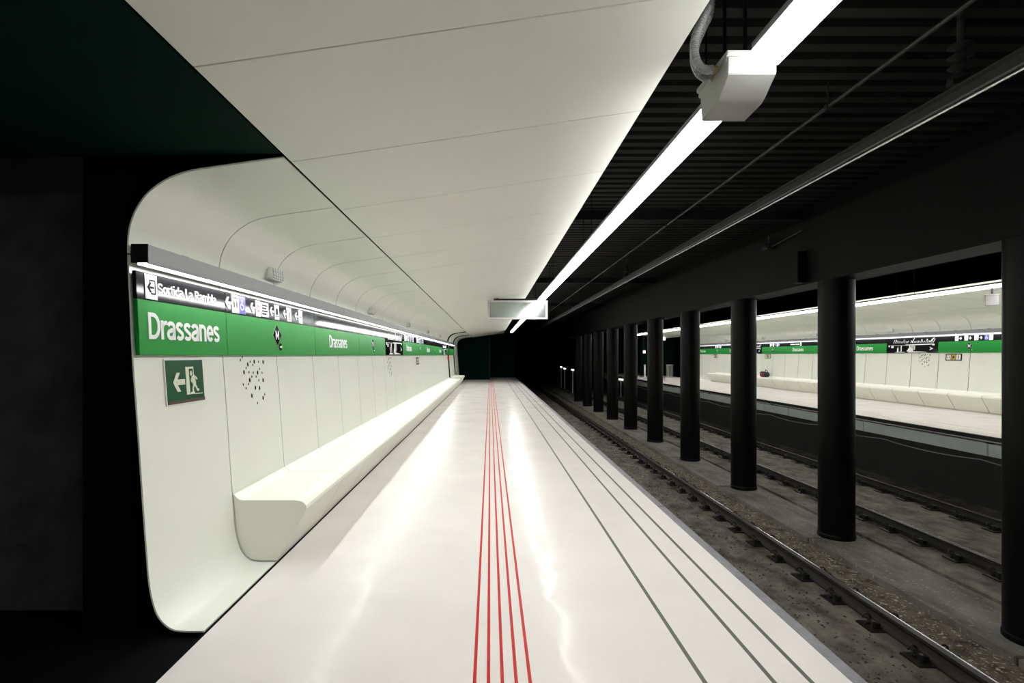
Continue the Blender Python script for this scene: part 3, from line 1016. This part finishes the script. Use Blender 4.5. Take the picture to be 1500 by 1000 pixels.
pict = [('arrow', yl(3.69), 0.095, True), ('lift', yl(3.79), 0.105, 0.125), ('access', yl(3.893), 0.10, 0.125),
        ('arrow', yl(4.068), 0.085, True), ('ring', yl(4.16), 0.085, 0.12), ('lines', yl(4.285), 0.14, 0.11),
        ('arrow', yl(4.425), 0.085, True), ('train', yl(4.525), 0.095, 0.12), ('arrow', yl(4.705), 0.08, True), ('person', yl(4.80), 0.10, 0.12),
        ('arrow', yl(4.985), 0.08, True), ('dash', yl(5.09), 0.10, 0.12)]
sign(1, Y0 + W, Y0 + 3 * W, 'mark', 'green station sign with diamond M mark and a row of white arrows and pictograms above', GN, {'cx': -0.06, 'items': pict})
seq = [('name', 'green sign reading Drassanes, second from the camera on the near wall'),
       ('mark', 'green sign with diamond M mark just before the near wall poster'),
       ('poster', 'black poster panel with white boats in the near wall sign band'),
       ('name', 'green sign reading Drassanes just beyond the near wall poster'),
       ('mark', 'green sign with small M mark above the small black pictogram sign of the near wall'),
       ('name', 'small far green sign reading Drassanes, fourth on the near wall'),
       ('mark', 'small far green sign with M mark, fourth on the near wall'),
       ('name', 'farthest green sign reading Drassanes on the near wall'),
       ('poster', 'small far black poster panel near the end of the near wall')]
small_items = [('lift', -0.6, 0.10, 0.12), ('lines', -0.4, 0.3, 0.10), ('train', -0.1, 0.10, 0.12), ('person', 0.15, 0.1, 0.12), ('access', 0.35, 0.1, 0.12), ('dash', 0.6, 0.1, 0.12)]
ya = Y0 + 3 * W
for i, (kd, lab) in enumerate(seq):
    yb = min(ya + 2 * W, NEAR_END)
    exd = {'pos': 1}
    if i in (3, 4):
        exd['items'] = small_items
    sign(1, ya, yb, kd, lab, GN, exd)
    ya = yb
sign(1, ya, NEAR_END, 'plain', 'short plain green sign ending the near wall band at the dark frame', GN, {})
sign(1, 23.75, 26.5, 'mark', 'green sign with M mark between the dark frames at the far end', GN, {'cx': 0.0})

opict = [('lift', -0.36, 0.10, 0.12), ('arrow', -0.255, 0.085, False), ('question', -0.09, 0.10, 0.12), ('arrow', 0.015, 0.085, False),
         ('ring', 0.19, 0.11, 0.12), ('arrow', 0.31, 0.085, False), ('access', 0.46, 0.11, 0.125), ('lift', 0.575, 0.10, 0.125)]
farp = [('lift', -0.2, 0.1, 0.12), ('arrow', -0.1, 0.08, False), ('ring', 0.02, 0.1, 0.12), ('arrow', 0.12, 0.08, False), ('access', 0.24, 0.1, 0.12), ('lift', 0.36, 0.1, 0.12), ('arrow', 0.46, 0.08, False)]
oseq = [(14.18 - 6 * W, 14.18 - 4 * W, 'name', 'green sign reading Drassanes on the opposite wall, hidden behind the nearest column', {'pos': -1}),
        (14.18 - 4 * W, 14.18 - 2 * W, 'mark', 'plain green sign on the opposite wall behind the nearest column', {'cx': 0.0}),
        (14.18 - 2 * W, 14.18, 'mark', 'opposite wall green sign with diamond M mark and pictograms, right of the boat poster', {'cx': 0.0, 'items': opict}),
        (14.18, 14.18 + 2 * W, 'poster', 'black poster panel with white script and boats on the opposite wall', {}),
        (14.18 + 2 * W, 14.18 + 4 * W, 'name', 'opposite wall green sign reading Drassanes, left of the boat poster', {'pos': -1}),
        (14.18 + 4 * W, 14.18 + 6 * W, 'mark', 'opposite wall green sign partly hidden by the second column', {'cx': 0.0}),
        (14.18 + 6 * W, 14.18 + 8 * W, 'name', 'opposite wall green sign reading Drassanes between second and third columns', {'pos': -1, 'items': [('text', 'Sortida La Rambla', -0.55, 0.62), ('exit', 0.16, 0.1, 0.12)]}),
        (14.18 + 8 * W, 14.18 + 10 * W, 'mark', 'opposite wall green sign with M mark above the dark bag', {'cx': 0.0, 'items': farp}),
        (14.18 + 10 * W, 14.18 + 12 * W, 'poster', 'far black poster panel on the opposite wall beside the third column', {}),
        (14.18 + 12 * W, 14.18 + 14 * W, 'name', 'opposite wall green sign hidden behind the third column', {'pos': -1}),
        (14.18 + 14 * W, 14.18 + 16 * W, 'mark', 'small far green sign with M mark between third and fourth columns', {'cx': 0.0, 'items': farp}),
        (14.18 + 16 * W, 14.18 + 18 * W, 'name', 'farthest green sign reading Drassanes on the opposite wall', {'pos': -1})]
for a, b_, kd, lab, exd in oseq:
    sign(-1, a, b_, kd, lab, GO, exd)

# ------------------------------------------------------------------ exit sign
ew, eh = 0.385, 0.246
zc = 1.229
ex = thing('exit_sign', 'dark green emergency exit sign with left arrow and running figure on the near wall', 'sign',
           (wall_x(zc - eh / 2) + 0.009, (2.989 + 3.373) / 2 - 0.005, zc - eh / 2), (-lean(zc - eh / 2, zc + eh / 2), 0, PI / 2))
MB().box(-ew / 2 - 0.007, ew / 2 + 0.007, 0.0012, 0.006, -0.007, eh + 0.007).build('border', M['white'], ex)
MB().box(-ew / 2, ew / 2, 0.0, 0.005, 0.0, eh).build('plate', M['exitgreen'], ex)
flat([rect(-ew / 2, ew / 2, 0.0, 0.018)]).build('bottom_strip', M['brown'], ex, smooth=0)
ax, az = -0.075, 0.49 * eh
flat([rect(ax - 0.02, ax + 0.060, az - 0.016, az + 0.016),
      [(ax - 0.058, az), (ax - 0.026, az), (ax + 0.014, az + 0.054), (ax - 0.020, az + 0.054)],
      [(ax - 0.058, az), (ax - 0.020, az - 0.054), (ax + 0.014, az - 0.054), (ax - 0.026, az)]]).build('arrow', M['glowwhite'], ex, smooth=0)
dx0, dx1, dzb, dzt = -0.002, 0.083, 0.18 * eh, 0.84 * eh
dr = flat([rect(dx0, dx0 + 0.034, dzb, dzt), rect(dx0 + 0.034, dx1, dzt - 0.012, dzt), rect(dx1 - 0.006, dx1, dzt - 0.06, dzt),
           [(dx0 + 0.034, dzb), (dx1, dzb), (dx1, dzb + 0.012), (dx0 + 0.05, dzb + 0.014)]]).build('door_figure', M['glowwhite'], ex, smooth=0)
fx = 0.078
pol = [disc(fx - 0.024, 0.68 * eh, 0.012, 12, 0.015)]
pol += stroke([(fx - 0.006, 0.62 * eh), (fx + 0.008, 0.40 * eh)], 0.034)
pol += stroke([(fx + 0.0, 0.63 * eh), (fx + 0.036, 0.55 * eh), (fx + 0.036, 0.52 * eh)], 0.012)
pol += stroke([(fx - 0.008, 0.58 * eh), (fx - 0.028, 0.52 * eh), (fx - 0.016, 0.47 * eh)], 0.012)
pol += stroke([(fx + 0.008, 0.42 * eh), (fx + 0.026, 0.34 * eh), (fx + 0.036, 0.26 * eh), (fx + 0.052, 0.28 * eh)], 0.014)
pol += stroke([(fx + 0.004, 0.42 * eh), (fx - 0.012, 0.32 * eh), (fx - 0.010, 0.21 * eh)], 0.014)
flat(pol, -0.0012, 0.0015).build('running_figure', M['glowwhite'], ex, smooth=0)
flat([rect(0.085, 0.17, 0.042, 0.046)]).build('small_print', M['glowwhite'], ex, smooth=0)

# ------------------------------------------------------------------ small pictogram signs
def triple(side_, yc, zc_, label):
    x = wall_x(zc_ - 0.085) + 0.009
    if side_ == -1:
        x = MX - x
    t = thing('pictogram_sign', label, 'sign', (x, yc, zc_ - 0.085 + (0 if side_ == 1 else DZ)), (-lean(zc_ - 0.085, zc_ + 0.085), 0, side_ * PI / 2), 'small black pictogram signs')
    MB().box(-0.24, 0.24, 0.0, 0.006, 0.0, 0.17).build('plate', M['blackm'], t)
    tile(t, -0.145, 0.085, 0.125, 0.13, 'lift')
    tile(t, 0.0, 0.085, 0.125, 0.13, 'yellow')
    tile(t, 0.145, 0.085, 0.125, 0.13, 'person')


triple(1, 13.35, 1.24, 'small black sign with three pictograms on the near wall, far down')
triple(-1, 13.72, 1.27, 'small black pictogram sign below the M mark right of the boat poster')
triple(-1, 22.9, 1.27, 'small black pictogram sign above the dark bag on the opposite wall')
triple(-1, 28.2, 1.27, 'farthest small black pictogram sign on the opposite wall')

# ------------------------------------------------------------------ loudspeaker holes in wall panels
holes_px = [(875, 115, 0), (860, 135, 0), (912, 168, 1), (930, 148, 0), (948, 172, 0), (960, 148, 1), (992, 148, 0), (1025, 150, 1), (898, 193, 0),
            (880, 225, 1), (917, 225, 0), (948, 228, 0), (980, 228, 1), (995, 200, 0), (1012, 228, 0), (935, 257, 0), (966, 257, 0), (918, 283, 1),
            (984, 283, 0), (1015, 283, 1), (868, 315, 0), (905, 312, 0), (886, 342, 0), (955, 338, 1), (986, 340, 1), (925, 397, 1), (1020, 387, 0),
            (1006, 413, 1), (962, 450, 0)]
holes = []
for hx, hz, big in holes_px:
    px, py = 180 + hx / 5, 500 + hz / 5
    yy = 1.785 * F / (718 - px)
    zz = EYE - (py - 520) / F * yy
    holes.append((yy - (Y0 + W), zz, 0.0165 if big else 0.0095))
hole_me = {r: MB().prism(disc(0, 0, r * 0.62, 14, r), -0.0015, 0.0).mesh('speaker_hole', M['void'], smooth=0) for r in (0.0165, 0.0095)}  # narrowed black discs stand in for the shaded inside of each hole


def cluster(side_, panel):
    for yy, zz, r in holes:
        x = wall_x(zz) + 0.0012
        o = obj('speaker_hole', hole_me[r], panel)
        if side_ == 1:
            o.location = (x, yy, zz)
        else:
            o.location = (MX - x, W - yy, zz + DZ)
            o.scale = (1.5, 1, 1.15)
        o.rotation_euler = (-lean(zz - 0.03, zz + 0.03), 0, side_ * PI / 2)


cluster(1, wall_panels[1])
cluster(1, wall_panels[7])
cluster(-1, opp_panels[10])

# ------------------------------------------------------------------ emergency lights on the cove
def emergency(side_, y, label):
    z = 1.985
    x = cove_line[5][0] + 0.012
    if side_ == -1:
        x, z = MX - x, z + DZ
    t = thing('emergency_light', label, 'emergency light', (x, y, z), (-0.10, 0, side_ * PI / 2), 'clear emergency lights above the wall lamps')
    MB().box(-0.13, 0.13, -0.012, 0.0, 0.0, 0.105).build('back_plate', M['white'], t, bevel=0.005)
    MB().box(-0.125, 0.125, -0.055, -0.0125, 0.005, 0.100).build('clear_cover', M['clear'], t, bevel=0.010)
    for k in range(5):
        MB().box(-0.10 + k * 0.048, -0.094 + k * 0.048, -0.0575, -0.0555, 0.012, 0.093).build('rib', M['conduit'], t)
    for k in (0.035, 0.065):
        MB().box(-0.115, 0.115, -0.0575, -0.0555, k, k + 0.004).build('rib', M['conduit'], t)


for i, y in enumerate((4.50, 8.18, 11.86, 15.54, 19.22)):
    emergency(1, y, 'clear emergency light above the near wall lamp, %s' % ('nearest one', 'second one', 'third one', 'fourth one', 'farthest one')[i])
for i, y in enumerate((15.9, 19.58, 23.26, 26.94)):
    emergency(-1, y, 'clear emergency light on the opposite wall cove, %s' % ('above the boat poster', 'close left of the second column', 'close right of the third column', 'farthest one')[i])

# ------------------------------------------------------------------ overhead line and pipes
CZ = 1.585 + EYE
ct = thing('overhead_conductor_rail', 'dull overhead conductor bar with thin contact wire above the near track', 'conductor rail', (2.93, -1.0, CZ))
for i in range(6):
    MB().prism([(-0.018, 0.0), (0.018, 0.0), (0.024, 0.012), (0.010, 0.02), (0.010, 0.07), (0.04, 0.078), (0.04, 0.09), (-0.04, 0.09), (-0.04, 0.078),
                (-0.010, 0.07), (-0.010, 0.02), (-0.024, 0.012)], i * 7, i * 7 + 6.99).build('bar_length', M['pipe'], ct, smooth=0)
MB().tube([(0, 0, -0.012), (0, 42, -0.012)], 0.008, 6).build('contact_wire', M['steel'], ct)
for i in range(5):
    yy = 4.4 + i * 8.3
    s = thing('insulator', 'ribbed insulator holding the overhead bar below the deck, %s' % ('nearest one', 'second one', 'third one', 'fourth one', 'farthest one')[i], 'insulator',
              (2.93, yy - 1.0, CZ + 0.09), group='insulators of the overhead bar')
    zt = ZD - CZ - 0.09
    MB().box(-0.07, 0.07, -0.03, 0.03, 0.0, 0.03).build('clamp', M['iron'], s, bevel=0.004)
    pr = []
    rr = []
    for k in range(12):
        pr.append((0, 0, 0.03 + k * 0.022))
        rr.append(0.07 if k % 3 == 1 else 0.028)
    MB().tube(pr, rr, 14).build('ribbed_body', M['deck'], s, smooth=0.4)
    MB().tube([(0, 0, 0.27), (0, 0, zt)], 0.02, 8).build('stem', M['pipe'], s)
pp = thing('ceiling_pipe', 'thin straight pipe slung under the black deck beside the lamp line', 'pipe', (2.66, -1.5, EYE + 1.955))
MB().tube([(0, 0, 0), (0, 40, 0)], 0.014, 8).build('pipe_run', M['pipe'], pp)
for i in range(10):
    y = 1.9 + i * 3.9
    MB().tube([(0, y, 0.014), (0, y, ZD - EYE - 1.955)], 0.006, 6).build('pipe_hanger', M['iron'], pp)
    MB().box(-0.022, 0.022, y - 0.02, y + 0.02, -0.018, 0.02).build('pipe_clamp', M['iron'], pp, bevel=0.003)
# thin diagonal wires between the pale ceiling edge and the deck
for i in range(7):
    y = 3.0 + i * 2.4
    lab = ['nearest', 'second', 'third', 'fourth', 'fifth', 'sixth', 'farthest'][i]
    t = MB().tube([(0.74, y, 2.675), (0.93, y + 0.15, ZD - 0.005)], 0.006, 6).build('hanger_wire', M['pipe'])
    tag(t, 'thin hanger wire behind the pale ceiling edge, %s one' % lab, 'wire', 'hanger wires of the pale ceiling')
    if i % 2 == 0:
        t = MB().tube([(0.75, y + 0.9, 2.675), (0.76, y + 0.9, ZD - 0.005)], 0.007, 6).build('hanger_rod', M['black'])
        tag(t, 'upright black hanger rod behind the pale ceiling edge, %s one' % lab, 'rod', 'hanger rods of the pale ceiling')
tr = thing('cable_tray', 'dark cable tray hidden above the pale ceiling edge', 'tray', (0.52, -1.5, 3.0))
MB().box(-0.15, 0.15, 0, 34, 0, 0.01).build('tray_base', M['black'], tr)
MB().box(-0.15, -0.14, 0, 34, 0.01, 0.07).build('tray_side', M['black'], tr)
MB().box(0.14, 0.15, 0, 34, 0.01, 0.07).build('tray_side', M['black'], tr)
for i in range(16):
    MB().tube([(0, 1 + i * 2.1, 0.011), (0, 1 + i * 2.1, ZD - 3.0)], 0.006, 6).build('tray_hanger', M['black'], tr)

br = thing('beam_bracket', 'small pale metal bracket and arm fixed high on the black beam', 'bracket', (4.63, 8.95, 3.10))
MB().box(-0.14, 0.0, -0.10, 0.10, 0.0, 0.03).build('plate', M['pipe'], br, bevel=0.003)
MB().box(-0.16, -0.02, -0.06, 0.06, 0.08, 0.10).build('plate', M['pipe'], br, bevel=0.003)
MB().box(-0.15, -0.03, -0.07, 0.07, 0.04, 0.055).build('plate', M['pipe'], br, bevel=0.003)
MB().tube([(-0.06, 0.0, 0.02), (-0.06, 0.0, 0.24)], 0.018, 8).build('stem', M['pipe'], br)
MB().tube([(-0.06, 0.0, 0.03), (-0.03, -0.9, 0.12)], 0.010, 6).build('arm', M['pipe'], br)

# ------------------------------------------------------------------ opposite platform: small things
h2 = thing('hanging_speaker', 'small white box hanging on dark rods below the opposite lamp line', 'speaker', (MX - LX + 0.03, 9.62, EYE + 0.865), (0, 0, -0.75))
side_body([(-0.11, 0.0), (0.09, 0.03), (0.11, 0.18), (-0.13, 0.18)], -0.09, 0.09).build('box_body', M['white'], h2, bevel=0.008)
MB().box(-0.10, 0.10, -0.14, 0.12, 0.181, 0.20).build('lid', M['white'], h2, bevel=0.004)
for yy in (-0.05, 0.05):
    MB().tube([(0, yy, 0.2), (0, yy, 0.314)], 0.018, 8).build('rod', M['black'], h2)
bx, by, bz = MX + 1.46, 22.55, 0.413 + DZ
bag = thing('bag', 'dark bag with a dull red middle and loop handle lying on the opposite bench', 'bag', (bx, by, bz), (0, 0, 0))


def blob(name, m, parent, c, s, seed):
    bm = bmesh.new()
    bmesh.ops.create_icosphere(bm, subdivisions=3, radius=1.0)
    r = random.Random(seed)
    ph = [r.uniform(0, 6) for _ in range(4)]
    for v in bm.verts:
        k_ = 1 + 0.10 * math.sin(3 * v.co.x + ph[0]) * math.cos(2.5 * v.co.y + ph[1]) + 0.05 * math.sin(6 * v.co.z + ph[2])
        q = [math.copysign(abs(a) ** 0.7, a) for a in v.co]
        v.co = Vector((c[0] + q[0] * s[0] * k_, c[1] + q[1] * s[1] * k_, max(0.0, c[2] + q[2] * s[2] * k_)))
    me = bpy.data.meshes.new(name)
    bm.to_mesh(me)
    bm.free()
    me.materials.append(m)
    me.polygons.foreach_set('use_smooth', [True] * len(me.polygons))
    return obj(name, me, parent)


blob('bag_body', M['bagblack'], bag, (0, 0.12, 0.12), (0.10, 0.20, 0.12), 1)
blob('red_middle', M['bagred'], bag, (-0.035, 0.06, 0.10), (0.09, 0.12, 0.10), 2)
blob('side_pouch', M['bagblack'], bag, (0, -0.17, 0.11), (0.09, 0.13, 0.11), 3)
MB().tube([(-0.02, -0.18 + 0.09 * math.cos(t), 0.20 + 0.10 * math.sin(t)) for t in [k * PI / 10 for k in range(11)]], 0.016, 6).build('loop_handle', M['bagblack'], bag)

bn = thing('litter_bin', 'pale slatted litter bin standing at the far end of the opposite platform', 'bin', (10.85, 33.0, DZ))
MB().tube([(0, 0, 0.0), (0, 0, 0.05)], 0.20, 20).build('base', M['box'], bn)
MB().tube([(0, 0, 0.05), (0, 0, 0.70)], 0.155, 20).build('liner', M['iron'], bn)
for k in range(14):
    a = 2 * PI * k / 14
    MB().box(-0.018, 0.018, -0.006, 0.006, 0.05, 0.70).build('slat', M['box'], bn, loc=(0.185 * math.cos(a), 0.185 * math.sin(a), 0)).rotation_euler = (0, 0, a + PI / 2)
MB().tube([(0, 0, 0.70), (0, 0, 0.75)], [0.215, 0.20], 20).build('rim', M['box'], bn)
ps = thing('marker_post', 'thin white marker post at the far edge of the opposite platform', 'post', (8.55, 30.2, DZ))
MB().box(-0.04, 0.04, -0.03, 0.03, 0.0, 0.80).build('post', M['white'], ps, bevel=0.008)
MB().box(-0.07, 0.07, -0.06, 0.06, 0.0, 0.015).build('foot', M['iron'], ps)
sb = thing('lit_box_sign', 'small lit white box sign high at the far end of the opposite platform', 'sign', (10.62, 33.5, 2.28))
MB().box(-0.13, 0.13, -0.05, 0.05, 0.0, 0.26).build('case', M['box'], sb, bevel=0.01)
MB().box(-0.115, 0.115, -0.056, -0.051, 0.015, 0.245).build('lit_face', M['smalllamp'], sb)
MB().tube([(0, 0, 0.26), (0, 0, ZD - 2.28 - 0.01)], 0.012, 6).build('hanger_rod', M['black'], sb)
sb2 = thing('lit_box_sign', 'small lit white box sign above the white marker post', 'sign', (8.62, 30.6, 1.48))
MB().box(-0.07, 0.07, -0.05, 0.05, 0.0, 0.17).build('case', M['box'], sb2, bevel=0.01)
MB().box(-0.06, 0.06, -0.056, -0.051, 0.01, 0.16).build('lit_face', M['smalllamp'], sb2)
MB().tube([(0, 0.06, 0.08), (0, 0.06, ZD - 1.49)], 0.014, 6).build('hanger_rod', M['black'], sb2)
for i, (x, y, z, r, lab) in enumerate(((7.95, 33.2, -0.09, 0.13, 'white lamp on a low post beside the far track, between two columns'),
                                       (5.50, 36.4, 0.42, 0.09, 'tiny white lamp on a post in the dark tunnel, rightmost of three'),
                                       (5.62, 41.2, 0.38, 0.09, 'tiny white lamp on a post in the dark tunnel, middle of three'),
                                       (5.62, 43.2, 0.46, 0.08, 'tiny white lamp on a post in the dark tunnel, leftmost of three'))):
    t = thing('tunnel_lamp', lab, 'lamp', (x, y, BED), group='small lamps on posts in the tunnel')
    MB().tube([(0, 0, 0), (0, 0, z - BED - 0.05)], 0.03, 8).build('post', M['duct'], t)
    MB().box(-0.08, 0.08, -0.08, 0.08, 0.0, 0.02).build('foot', M['iron'], t)
    MB().tube([(-r, -0.02, z - BED), (r, -0.02, z - BED - 0.03)], 0.05, 10).build('lamp_head', M['smalllamp'], t)
    MB().box(-r, r, -0.02, 0.06, z - BED + 0.052, z - BED + 0.07).build('cap', M['iron'], t)
rb = thing('fire_cabinet', 'small red cabinet on the near wall by the dark frame at the far end', 'cabinet', (wall_x(1.18), 22.75, 1.18))
MB().box(0.012, 0.06, -0.11, 0.11, 0.0, 0.17).build('case', M['redbox'], rb, bevel=0.006)
MB().box(0.0605, 0.066, -0.10, 0.10, 0.012, 0.158).build('door', M['redbox'], rb, bevel=0.003)
